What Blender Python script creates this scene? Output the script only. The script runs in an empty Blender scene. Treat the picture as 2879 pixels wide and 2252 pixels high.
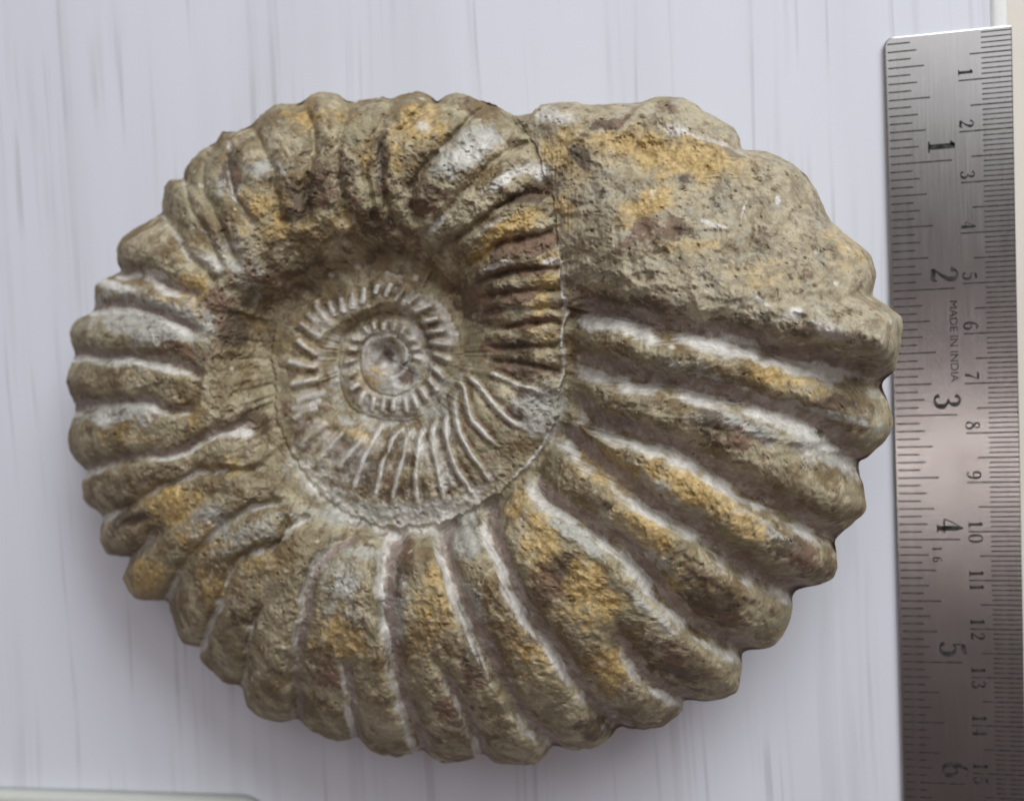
import bpy, math
import numpy as np
from mathutils import Matrix, Vector

scene = bpy.context.scene
CM = 0.01

# ------------------------------------------------------------------ camera
CAM_POS = np.array([4.9229, 1.2158, 22.3002])          # centimetres, table top is z = 0
CAM_R = np.array([[0.976029, -0.044823, -0.212976],     # rows: image right, image down, view axis
                  [-0.032365, -0.997574, 0.061629],
                  [-0.215222, -0.053259, -0.975112]])
FPX, CX, CY = 2900.0, 1439.5, 1126.0
cam_data = bpy.data.cameras.new("camera")
cam = bpy.data.objects.new("camera", cam_data)
scene.collection.objects.link(cam)
cam_data.sensor_width = 36.0
cam_data.lens = 36.0 * FPX / 2879.0
cam_data.clip_start = 0.005
cam_data.clip_end = 20.0
rot = Matrix(((CAM_R[0][0], -CAM_R[1][0], -CAM_R[2][0]),
              (CAM_R[0][1], -CAM_R[1][1], -CAM_R[2][1]),
              (CAM_R[0][2], -CAM_R[1][2], -CAM_R[2][2])))
cam.matrix_world = Matrix.Translation(Vector(CAM_POS * CM)) @ rot.to_4x4()
cam_data.dof.use_dof = True
cam_data.dof.focus_distance = 0.178
cam_data.dof.aperture_fstop = 15.0
cam_data.dof.aperture_blades = 0
scene.camera = cam

# ------------------------------------------------------------------ world and lamps
world = bpy.data.worlds.new("World")
scene.world = world
world.use_nodes = True
wbg = world.node_tree.nodes["Background"]
# a dim room: paler walls round about, a darker warm ceiling
wn_ = world.node_tree
geo = wn_.nodes.new("ShaderNodeTexCoord")
sxyz = wn_.nodes.new("ShaderNodeSeparateXYZ")
wr_ = wn_.nodes.new("ShaderNodeMapRange")
wr_.interpolation_type = 'SMOOTHSTEP'
wr_.inputs["From Min"].default_value = 0.35
wr_.inputs["From Max"].default_value = 0.95
wm_ = wn_.nodes.new("ShaderNodeMix")
wm_.data_type = 'RGBA'
wm_.inputs[6].default_value = (1.0, 0.91, 0.92, 1)
wm_.inputs[7].default_value = (0.40, 0.25, 0.25, 1)
wn_.links.new(geo.outputs["Generated"], sxyz.inputs[0])
wn_.links.new(sxyz.outputs["Z"], wr_.inputs["Value"])
wn_.links.new(wr_.outputs["Result"], wm_.inputs[0])
wn_.links.new(wm_.outputs[2], wbg.inputs["Color"])
wbg.inputs["Strength"].default_value = 0.22


def area_lamp(name, loc, target, sx, sy, power, color):
    d = bpy.data.lights.new(name, 'AREA')
    d.shape = 'RECTANGLE'
    d.size = sx
    d.size_y = sy
    d.energy = power
    d.color = color
    o = bpy.data.objects.new(name, d)
    o.location = loc
    o.rotation_euler = (Vector(target) - Vector(loc)).to_track_quat('-Z', 'Y').to_euler()
    scene.collection.objects.link(o)
    return o


area_lamp("window_lamp", (0.55, 0.90, 0.66), (0, 0, 0), 0.75, 0.5, 14.0, (0.94, 0.97, 1.0))
area_lamp("ceiling_lamp", (0.30, 1.05, 1.75), (0, 0, 0), 1.6, 1.2, 12.0, (0.94, 0.96, 1.0))
area_lamp("tube_lamp", (0.44, -0.26, 2.0), (0.44, -0.26, 0), 0.9, 0.06, 1.7, (1.0, 0.88, 0.87))

scene.view_settings.view_transform = 'Standard'
scene.view_settings.look = 'None'
scene.view_settings.exposure = 0.0
scene.view_settings.gamma = 1.0
scene.view_settings.use_curve_mapping = False
scene.render.engine = 'CYCLES'


# ------------------------------------------------------------------ helpers
def at(px, py, z):
    """point (cm) at height z that the photograph shows at pixel px, py (arrays allowed)"""
    px = np.asarray(px, float); py = np.asarray(py, float); z = np.asarray(z, float)
    a = (px - CX) / FPX; b = (py - CY) / FPX
    dx = CAM_R[0][0] * a + CAM_R[1][0] * b + CAM_R[2][0]
    dy = CAM_R[0][1] * a + CAM_R[1][1] * b + CAM_R[2][1]
    dz = CAM_R[0][2] * a + CAM_R[1][2] * b + CAM_R[2][2]
    k = (z - CAM_POS[2]) / dz
    return np.stack([CAM_POS[0] + k * dx, CAM_POS[1] + k * dy, z + 0 * k], -1)


def link(name, mesh, mat, parent=None):
    o = bpy.data.objects.new(name, mesh)
    if mat and not mesh.materials:
        mesh.materials.append(mat)
    scene.collection.objects.link(o)
    if parent:
        o.parent = parent
    return o


def empty(name, loc, label, cat):
    o = bpy.data.objects.new(name, None)
    o.empty_display_size = 0.01
    o.location = loc
    o["label"] = label
    o["category"] = cat
    scene.collection.objects.link(o)
    return o


def np_mesh(name, co, quads, smooth=True):
    me = bpy.data.meshes.new(name)
    nv, nf, k = len(co), len(quads), quads.shape[1]
    me.vertices.add(nv)
    me.vertices.foreach_set("co", np.ascontiguousarray(co, np.float32).ravel())
    me.loops.add(nf * k)
    me.loops.foreach_set("vertex_index", np.ascontiguousarray(quads, np.int32).ravel())
    me.polygons.add(nf)
    me.polygons.foreach_set("loop_start", np.arange(0, nf * k, k, dtype=np.int32))
    me.polygons.foreach_set("use_smooth", np.full(nf, smooth, bool))
    me.update(calc_edges=True)
    return me


def new_mat(name):
    m = bpy.data.materials.new(name)
    m.use_nodes = True
    nt = m.node_tree
    b = nt.nodes["Principled BSDF"]
    return m, nt, b


class NT:
    """small helper for wiring nodes"""
    def __init__(self, nt):
        self.nt = nt

    def n(self, kind, **kw):
        nd = self.nt.nodes.new(kind)
        for k, v in kw.items():
            setattr(nd, k, v)
        return nd

    def put(self, sock, v):
        if isinstance(v, (int, float)):
            sock.default_value = v
        elif isinstance(v, tuple):
            sock.default_value = v if len(v) != 3 or sock.type == 'VECTOR' else (*v, 1)
        else:
            self.nt.links.new(v, sock)

    def noise(self, vec, scale, detail=4, rough=0.55, dist=0.0):
        nd = self.n("ShaderNodeTexNoise")
        self.put(nd.inputs["Vector"], vec)
        nd.inputs["Scale"].default_value = scale
        nd.inputs["Detail"].default_value = detail
        nd.inputs["Roughness"].default_value = rough
        nd.inputs["Distortion"].default_value = dist
        return nd.outputs["Fac"]

    def ramp(self, fac, lo, hi):
        nd = self.n("ShaderNodeMapRange", interpolation_type='SMOOTHSTEP')
        self.put(nd.inputs["Value"], fac)
        nd.inputs["From Min"].default_value = lo
        nd.inputs["From Max"].default_value = hi
        return nd.outputs["Result"]

    def math(self, op, a, b=0.0, clamp=False):
        nd = self.n("ShaderNodeMath", operation=op, use_clamp=clamp)
        self.put(nd.inputs[0], a)
        self.put(nd.inputs[1], b)
        return nd.outputs[0]

    def mix(self, fac, a, b, blend='MIX'):
        nd = self.n("ShaderNodeMix", data_type='RGBA', blend_type=blend)
        self.put(nd.inputs[0], fac)
        self.put(nd.inputs[6], a)
        self.put(nd.inputs[7], b)
        return nd.outputs[2]

    def bump(self, height, strength, dist, normal=None):
        nd = self.n("ShaderNodeBump")
        nd.inputs["Strength"].default_value = strength
        nd.inputs["Distance"].default_value = dist
        self.put(nd.inputs["Height"], height)
        if normal is not None:
            self.put(nd.inputs["Normal"], normal)
        return nd.outputs["Normal"]

    def mapping(self, vec, scale, rotz=0.0):
        nd = self.n("ShaderNodeMapping")
        self.put(nd.inputs["Vector"], vec)
        nd.inputs["Scale"].default_value = scale
        nd.inputs["Rotation"].default_value = (0, 0, rotz)
        return nd.outputs["Vector"]


# ------------------------------------------------------------------ table top
def table_material():
    m, nt, b = new_mat("white_woodgrain_laminate")
    g = NT(nt)
    tc = g.n("ShaderNodeTexCoord").outputs["Object"]
    # slow sideways wander of the grain
    wn = g.n("ShaderNodeTexNoise")
    g.put(wn.inputs["Vector"], g.mapping(tc, (10, 9, 1)))
    wn.inputs["Scale"].default_value = 1.0
    wn.inputs["Detail"].default_value = 2
    off = g.n("ShaderNodeVectorMath", operation='MULTIPLY_ADD')
    g.put(off.inputs[0], wn.outputs["Color"])
    off.inputs[1].default_value = (0.006, 0, 0)
    g.put(off.inputs[2], tc)
    v = off.outputs[0]
    fine = g.noise(g.mapping(v, (560, 7, 1)), 1.0, 2, 0.5)
    mid = g.noise(g.mapping(v, (300, 6, 1)), 1.0, 3, 0.6)
    wide = g.noise(g.mapping(v, (46, 4.5, 1)), 1.0, 2, 0.5)
    gate = g.noise(g.mapping(v, (60, 22, 1)), 1.0, 2, 0.5)
    lines = g.ramp(mid, 0.55, 0.66)
    lines = g.math('MULTIPLY', lines, g.ramp(gate, 0.34, 0.62))
    hair = g.math('MULTIPLY', g.ramp(fine, 0.57, 0.65), g.ramp(gate, 0.40, 0.65))
    band = g.ramp(wide, 0.40, 0.70)
    col = g.mix(band, (0.71, 0.73, 0.79), (0.67, 0.685, 0.74))
    col = g.mix(g.math('MULTIPLY', hair, 0.50), col, (0.45, 0.44, 0.46))
    col = g.mix(g.math('MULTIPLY', lines, 0.18), col, (0.40, 0.39, 0.405))
    g.put(b.inputs["Base Color"], col)
    b.inputs["Roughness"].default_value = 0.5
    b.inputs["Specular IOR Level"].default_value = 0.35
    g.put(b.inputs["Normal"], g.bump(g.math('ADD', mid, fine), 0.06, 0.0002))
    return m


def box_mesh(name, x0, x1, y0, y1, z0, z1, bev=0.0, seg=3, zonly=False):
    import bmesh
    bm = bmesh.new()
    vs = [bm.verts.new((x, y, z)) for z in (z0, z1) for y in (y0, y1) for x in (x0, x1)]
    for f in ((0, 2, 3, 1), (4, 5, 7, 6), (0, 1, 5, 4), (2, 6, 7, 3), (0, 4, 6, 2), (1, 3, 7, 5)):
        bm.faces.new([vs[i] for i in f])
    if bev:
        bmesh.ops.bevel(bm, geom=bm.edges[:], offset=bev, segments=seg, affect='EDGES', profile=0.5)
    me = bpy.data.meshes.new(name)
    bm.to_mesh(me)
    bm.free()
    for p in me.polygons:
        p.use_smooth = bev > 0
    return me


EDGE_X = 0.1030
tab = link("table_top", box_mesh("table_top", -0.60, EDGE_X - 0.0031, -0.45, 0.50, -0.022, 0.0), table_material())
tab["kind"] = "structure"

m_edge, nt, b = new_mat("edge_banding")
b.inputs["Base Color"].default_value = (0.78, 0.79, 0.76, 1)
b.inputs["Roughness"].default_value = 0.38
g = NT(nt)
tc = g.n("ShaderNodeTexCoord").outputs["Object"]
sc = g.ramp(g.noise(g.mapping(tc, (900, 60, 60)), 1.0, 2, 0.5), 0.62, 0.75)
g.put(b.inputs["Base Color"], g.mix(g.math('MULTIPLY', sc, 0.35), (0.78, 0.79, 0.76), (0.42, 0.43, 0.41)))
me = box_mesh("edge_band", EDGE_X - 0.0030, EDGE_X + 0.0002, -0.45, 0.50, -0.022, -0.0001, 0.0009, 3)
link("edge_band", me, m_edge, tab)

m_floor, nt, b = new_mat("beige_lower_surface")
g = NT(nt)
tc = g.n("ShaderNodeTexCoord").outputs["Object"]
g.put(b.inputs["Base Color"], g.mix(g.noise(tc, 25, 3, 0.6), (0.60, 0.56, 0.49), (0.68, 0.64, 0.57)))
b.inputs["Roughness"].default_value = 0.55
fl = link("lower_surface", box_mesh("lower_surface", EDGE_X - 0.02, 0.60, -0.45, 0.50, -0.040, -0.026), m_floor)
fl["kind"] = "structure"

# ------------------------------------------------------------------ pale slab at the lower left
m_slab, nt, b = new_mat("grey_green_plastic")
g = NT(nt)
tc = g.n("ShaderNodeTexCoord").outputs["Object"]
g.put(b.inputs["Base Color"], g.mix(g.noise(tc, 60, 3, 0.6), (0.50, 0.52, 0.47), (0.57, 0.585, 0.53)))
b.inputs["Roughness"].default_value = 0.45
sx = at(742, 2218, 0.45)[0] * CM
sy = at(300, 2262, 0.45)[1] * CM


def rounded_slab(w, d, h, r, e):
    """rounded rectangle w x d, its corner at the origin, top edge eased by e"""
    import bmesh
    pts = []
    for cx, cy, a0 in ((w - r, d - r, 0), (r, d - r, 90), (r, r, 180), (w - r, r, 270)):
        for i in range(9):
            a = math.radians(a0 + i * 90 / 8)
            pts.append((cx + r * math.cos(a), cy + r * math.sin(a), math.cos(a), math.sin(a)))
    bm = bmesh.new()
    rings = []
    prof = [(0, 0)] + [(e * (1 - math.cos(t)), h - e + e * math.sin(t)) for t in np.linspace(0, math.pi / 2, 5)]
    for inset, z in prof:
        rings.append([bm.verts.new((x - inset * nx, y - inset * ny, z)) for x, y, nx, ny in pts])
    for a_, b_ in zip(rings, rings[1:]):
        for i in range(len(pts)):
            j = (i + 1) % len(pts)
            bm.faces.new((a_[i], a_[j], b_[j], b_[i]))
    bm.faces.new(rings[-1])
    bm.faces.new(list(reversed(rings[0])))
    me_ = bpy.data.meshes.new("slab")
    bm.to_mesh(me_)
    bm.free()
    for p in me_.polygons:
        p.use_smooth = len(p.vertices) == 4
    return me_


slab = link("plastic_tray", rounded_slab(0.125, 0.075, 0.0045, 0.006, 0.0016), m_slab)
slab.location = (sx - 0.125, sy - 0.075, 0.0002)
slab.rotation_euler = (0, 0, math.radians(1.2))
slab["label"] = "pale grey-green flat tray with rounded corner, cut off by the bottom left edge"
slab["category"] = "tray"

# ------------------------------------------------------------------ steel ruler
RU0, RU1, RV0, RV1 = 0.18, 2.55, 0.02, 16.25      # across / along, cm
RZ = 0.10                                          # thickness, cm
ruler = empty("steel_ruler", ((RU0 + RU1) / 2 * CM + 0.0781, (7.04 - (RV0 + RV1) / 2) * CM, 0.0001),
              "worn stainless steel ruler with inch and centimetre scales, right of the fossil", "ruler")


def rul(u, v, z=0.0):
    """ruler coordinates (cm) to the ruler's local frame (m)"""
    return ((u - (RU0 + RU1) / 2) * CM, ((RV0 + RV1) / 2 - v) * CM, z * CM)


def ruler_material():
    m, nt, b = new_mat("brushed_steel")
    g = NT(nt)
    tc = g.n("ShaderNodeTexCoord").outputs["Object"]
    br = g.noise(g.mapping(tc, (2600, 60, 1)), 1.0, 3, 0.6)
    bl = g.noise(tc, 90, 4, 0.6)
    sm = g.noise(tc, 35, 3, 0.6)
    col = g.mix(br, (0.30, 0.295, 0.285), (0.40, 0.395, 0.38))
    col = g.mix(g.math('MULTIPLY', g.ramp(bl, 0.45, 0.8), 0.35), col, (0.28, 0.265, 0.25))
    g.put(b.inputs["Base Color"], col)
    b.inputs["Metallic"].default_value = 0.93
    r = g.math('ADD', g.math('MULTIPLY', br, 0.08), g.math('MULTIPLY', sm, 0.10))
    g.put(b.inputs["Roughness"], g.math('ADD', r, 0.13))
    g.put(b.inputs["Normal"], g.bump(br, 0.10, 0.00005))
    return m


m_steel = ruler_material()
m_ink, nt, b = new_mat("engraved_black")
g = NT(nt)
tc = g.n("ShaderNodeTexCoord").outputs["Object"]
g.put(b.inputs["Base Color"], g.mix(g.ramp(g.noise(tc, 700, 3, 0.6), 0.35, 0.75), (0.016, 0.015, 0.015), (0.085, 0.08, 0.078)))
b.inputs["Roughness"].default_value = 0.55
b.inputs["Metallic"].default_value = 0.0
b.inputs["Specular IOR Level"].default_value = 0.15


def blade_mesh():
    import bmesh
    w, h = (RU1 - RU0) / 2 * CM, (RV1 - RV0) / 2 * CM
    r, e, z1 = 0.0016, 0.00022, RZ * CM
    pts = []
    for cx, cy, a0, rr in ((w, h, 0, 0.0003), (-w, h, 90, r), (-w, -h, 180, r), (w, -h, 270, 0.0003)):
        for i in range(7):
            a = math.radians(a0 + i * 15)
            pts.append((cx - math.copysign(rr, cx) + rr * math.cos(a), cy - math.copysign(rr, cy) + rr * math.sin(a),
                        math.cos(a), math.sin(a)))
    bm = bmesh.new()
    rings = [[bm.verts.new((x - i_ * nx, y - i_ * ny, z)) for x, y, nx, ny in pts]
             for i_, z in ((0, 0), (0, z1 - e), (e * 0.3, z1 - e * 0.3), (e, z1))]
    n = len(pts)
    for a_, b_ in zip(rings, rings[1:]):
        for i in range(n):
            j = (i + 1) % n
            bm.faces.new((a_[i], a_[j], b_[j], b_[i]))
    bm.faces.new(rings[-1])
    bm.faces.new(list(reversed(rings[0])))
    me_ = bpy.data.meshes.new("blade")
    bm.to_mesh(me_)
    bm.free()
    return me_


link("blade", blade_mesh(), m_steel, ruler)

tick_meshes = {}


def tick_mesh(length, wid):
    key = (round(length, 3), round(wid, 4))
    if key not in tick_meshes:
        tick_meshes[key] = box_mesh("tick", 0, length * CM, -wid / 2 * CM, wid / 2 * CM, 0, 0.00002)
        tick_meshes[key].materials.append(m_ink)
    return tick_meshes[key]


rng = np.random.default_rng(4)
ZT = RZ - 0.0012
for i in range(1, 99):
    v = i * 2.54 / 16
    if v > 15.95:
        break
    L = 1.28 if i % 16 == 0 else 0.90 if i % 8 == 0 else 0.80 if i % 4 == 0 else 0.665 if i % 2 == 0 else 0.55
    o = link("inch_tick", tick_mesh(L - 0.12, 0.028), None, ruler)
    o.location = rul(RU0 + 0.055 + rng.normal(0, 0.004), v, ZT)
for i in range(1, 160):
    v = i * 0.1
    L = 1.0 if i % 10 == 0 else 0.79 if i % 5 == 0 else 0.57
    o = link("millimetre_tick", tick_mesh(L - 0.012, 0.024 if i % 5 else 0.028), None, ruler)
    o.location = rul(RU1 - L + rng.normal(0, 0.004), v, ZT)

DIG = {
    '0': [[(.31, 1, .05), (.12, .85, .11), (.06, .5, .15), (.12, .15, .11), (.31, 0, .05), (.5, .15, .11), (.56, .5, .15),
           (.5, .85, .11), (.31, 1, .05)]],
    '1': [[(.31, 1, .17), (.31, .5, .17), (.31, 0, .17)], [(.33, .97, .05), (.2, .88, .1), (.1, .84, .03)],
          [(.08, .025, .05), (.54, .025, .05)]],
    '2': [[(.13, .74, .16), (.13, .84, .11), (.2, .95, .06), (.33, .98, .06), (.48, .88, .13), (.5, .7, .17), (.4, .47, .11),
           (.22, .24, .07), (.07, .07, .05)], [(.07, .06, .12), (.28, .09, .14), (.48, .06, .13), (.57, .22, .04)]],
    '3': [[(.11, .8, .14), (.18, .94, .07), (.31, .98, .06), (.45, .87, .13), (.46, .72, .14), (.37, .57, .06), (.24, .53, .04)],
          [(.24, .53, .04), (.42, .49, .08), (.53, .33, .17), (.49, .12, .14), (.3, .02, .06), (.15, .06, .08), (.1, .2, .14)]],
    '4': [[(.41, 1, .03), (.03, .3, .04)], [(.03, .28, .05), (.62, .28, .05)], [(.42, 1, .04), (.42, .7, .16), (.42, 0, .16)],
          [(.26, .02, .04), (.58, .02, .04)]],
    '5': [[(.14, .93, .08), (.3, .92, .15), (.52, .97, .12)], [(.14, .96, .04), (.12, .52, .04)],
          [(.12, .52, .04), (.3, .6, .06), (.49, .5, .14), (.54, .3, .17), (.46, .08, .12), (.28, .01, .06), (.13, .08, .1),
           (.11, .18, .14)]],
    '6': [[(.5, .86, .13), (.43, .97, .06), (.31, .98, .06), (.15, .8, .12), (.08, .45, .16), (.13, .12, .13), (.3, .01, .06),
           (.48, .12, .13), (.53, .32, .15), (.45, .5, .1), (.3, .57, .05), (.14, .44, .04)]],
    '7': [[(.06, .93, .1), (.3, .94, .14), (.58, .97, .06)], [(.56, .97, .05), (.38, .58, .08), (.27, .25, .15), (.26, .02, .17)],
          [(.07, .97, .05), (.05, .76, .03)]],
    '8': [[(.31, .98, .05), (.14, .88, .11), (.15, .7, .12), (.31, .55, .13), (.5, .38, .13), (.54, .2, .13), (.45, .05, .09),
           (.3, .01, .05), (.12, .08, .1), (.07, .23, .11), (.15, .42, .08), (.33, .57, .06), (.47, .74, .08), (.46, .9, .08),
           (.31, .98, .05)]],
}
DIG['9'] = [[(.62 - x, 1 - y, w) for x, y, w in s] for s in DIG['6']]


def ribbon_digits(txt, h, adv=0.66):
    """numeral strokes of changing width as flat ribbons, height h cm; x forward, y up"""
    vs, fs = [], []
    for ci, ch in enumerate(txt):
        for st in DIG[ch]:
            p = np.array(st, float)
            n = len(p)
            t = np.linspace(0, n - 1, (n - 1) * 6 + 1)
            if n > 2:
                q = []
                for tt in t:
                    i = min(int(tt), n - 2)
                    f = tt - i
                    p0, p1, p2, p3 = p[max(i - 1, 0)], p[i], p[i + 1], p[min(i + 2, n - 1)]
                    q.append(0.5 * (2 * p1 + (p2 - p0) * f + (2 * p0 - 5 * p1 + 4 * p2 - p3) * f * f
                                    + (3 * p1 - p0 - 3 * p2 + p3) * f ** 3))
                q = np.array(q)
            else:
                q = np.stack([np.interp(t, range(n), p[:, k]) for k in range(3)], 1)
            tg = np.gradient(q[:, :2], axis=0)
            tg /= np.linalg.norm(tg, axis=1)[:, None] + 1e-9
            nn = np.stack([-tg[:, 1], tg[:, 0]], 1)
            b0 = len(vs)
            for k in range(len(q)):
                for sgn in (1, -1):
                    xy = q[k, :2] + sgn * nn[k] * q[k, 2] * 0.62
                    vs.append(((xy[0] + ci * adv) * h * CM, xy[1] * h * CM, 0))
            fs += [(b0 + 2 * k, b0 + 2 * k + 1, b0 + 2 * k + 3, b0 + 2 * k + 2) for k in range(len(q) - 1)]
    me_ = bpy.data.meshes.new("numeral")
    me_.from_pydata(vs, [], fs)
    return me_


def numeral(txt, h, u, v):
    """numeral whose foot stands at u and which starts at v, reading down the ruler"""
    o = link("numeral", ribbon_digits(txt, h), m_ink, ruler)
    o.location = rul(u, v, RZ + 0.0022)
    o.rotation_euler = (0, 0, -math.pi / 2)
    return o


for k in range(1, 7):
    numeral(str(k), 0.50, RU0 + 0.76 + 0.02, k * 2.54 - 0.44)
for k in range(1, 16):
    if k < 10:
        numeral(str(k), 0.265, RU1 - 1.0, k - 0.235)
    else:
        numeral(str(k)[0], 0.265, RU1 - 0.99, k - 0.225)
        numeral(str(k)[1], 0.265, RU1 - 0.99, k + 0.06)
numeral('1', 0.17, RU0 + 0.69, 4 * 2.54 + 0.14)
numeral('6', 0.17, RU0 + 0.69, 4 * 2.54 + 0.36)

cu = bpy.data.curves.new("lettering", 'FONT')
cu.body = "MADE IN INDIA"
cu.size = 0.00205
cu.space_character = 1.0
tmp = bpy.data.objects.new("lettering_tmp", cu)
scene.collection.objects.link(tmp)
bpy.context.view_layer.update()
dg = bpy.context.evaluated_depsgraph_get()
lm = bpy.data.meshes.new_from_object(tmp.evaluated_get(dg))
bpy.data.objects.remove(tmp)
co = np.empty(len(lm.vertices) * 3)
lm.vertices.foreach_get("co", co)
co = co.reshape(-1, 3)
sxl = 0.0163 / (co[:, 0].max() - co[:, 0].min())
co[:, 0] = (co[:, 0] - co[:, 0].min()) * sxl
co[:, 1] *= 1.05
lm.vertices.foreach_set("co", co.ravel())
lm.materials.clear()
lo = link("lettering", lm, m_ink, ruler)
lo.location = rul(RU0 + 1.11, 5.33, RZ + 0.0022)
lo.rotation_euler = (0, 0, -math.pi / 2)


# ------------------------------------------------------------------ the ammonite
# Measured outline, suture spiral and rib furrows, in pixels of the photograph; heights in cm above the table.
C0 = np.array([1088.0, 1000.0])
OUTLINE = [(1446,323),(1502,315),(1514,297),(1560,291),(1608,288),(1663,296),(1740,291),(1798,289),(1832,277),(1861,272),(1913,275),(1947,287),
 (1981,315),(2048,349),(2079,383),(2088,419),(2130,424),(2173,433),(2240,469),(2279,513),(2313,575),(2337,623),(2399,676),(2447,719),
 (2462,777),(2452,826),(2462,838),(2501,863),(2535,900),(2532,958),(2517,1037),(2482,1079),(2501,1142),(2511,1195),(2490,1237),(2440,1285),(2414,1306),
 (2432,1390),(2435,1432),(2406,1464),(2365,1500),(2346,1522),(2353,1564),(2348,1617),(2311,1640),(2260,1652),(2232,1666),(2228,1700),(2222,1743),(2190,1800),
 (2153,1822),(2090,1832),(2088,1870),(2082,1906),(2069,1948),(2001,1969),(1922,1969),(1916,2001),(1853,2043),(1774,2048),(1743,2043),
 (1700,2084),(1669,2101),(1611,2109),(1558,2096),(1530,2128),(1500,2148),(1450,2149),(1395,2142),(1359,2117),(1330,2132),(1293,2140),(1246,2142),
 (1215,2128),(1190,2110),(1150,2120),(1106,2126),(1045,2110),(1007,2070),(985,2080),(947,2082),(872,2051),(839,2019),(820,2026),(797,2028),(750,2023),
 (698,1986),(680,1929),(660,1925),(628,1915),(565,1854),(567,1822),(540,1815),(508,1798),(483,1728),(471,1690),(440,1688),(382,1681),(349,1635),
 (351,1609),(365,1567),(335,1563),(300,1553),(281,1506),(290,1452),(262,1430),(237,1407),(230,1361),(244,1328),(220,1302),(201,1276),(190,1234),(199,1192),
 (215,1150),(197,1108),(188,1065),(201,1023),(213,997),(199,958),(197,930),(220,897),(262,878),(267,850),(269,804),(297,782),(338,765),
 (330,733),(332,688),(355,659),(412,626),(451,604),(457,577),(463,532),(478,507),(513,503),(519,483),(543,446),(576,417),(607,401),(625,374),
 (648,372),(699,358),(740,319),(781,294),(806,294),(847,290),(880,265),(907,259),(945,265),(985,287),(1030,280),(1071,275),(1100,278),(1140,264),(1178,259),(1210,270),(1229,286),
 (1255,270),(1284,263),(1320,270),(1342,282),(1383,292)]
SEAM = [(1446,323),(1500,400),(1540,500),(1563,600),(1572,700),(1580,800),(1585,900),(1585,1000),(1572,1100),(1550,1190),(1510,1270),(1440,1345),
 (1370,1400),(1270,1455),(1150,1480),(1050,1465),(940,1415),(870,1345),(812,1260),(785,1180),(775,1100),(765,1000),(775,930),(800,890),
 (850,862),(892,843),(965,815),(1018,790),(1053,772),(1105,768),(1170,792),(1214,831),(1255,872),(1275,910),(1290,954),(1296,989),(1284,1030),
 (1258,1075),(1228,1122),(1184,1161),(1126,1178),(1053,1167),(1009,1152),(977,1120),(962,1071),(959,1033),(965,989),(977,951),(1009,916),
 (1053,895),(1097,889),(1140,895),(1170,916),(1190,945),(1199,989),(1196,1033),(1178,1071),(1146,1097),(1105,1109),(1061,1100),(1032,1071),
 (1018,1033),(1020,989),(1038,962),(1076,948),(1117,951),(1146,983),(1149,1012),(1132,1028)]
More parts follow.
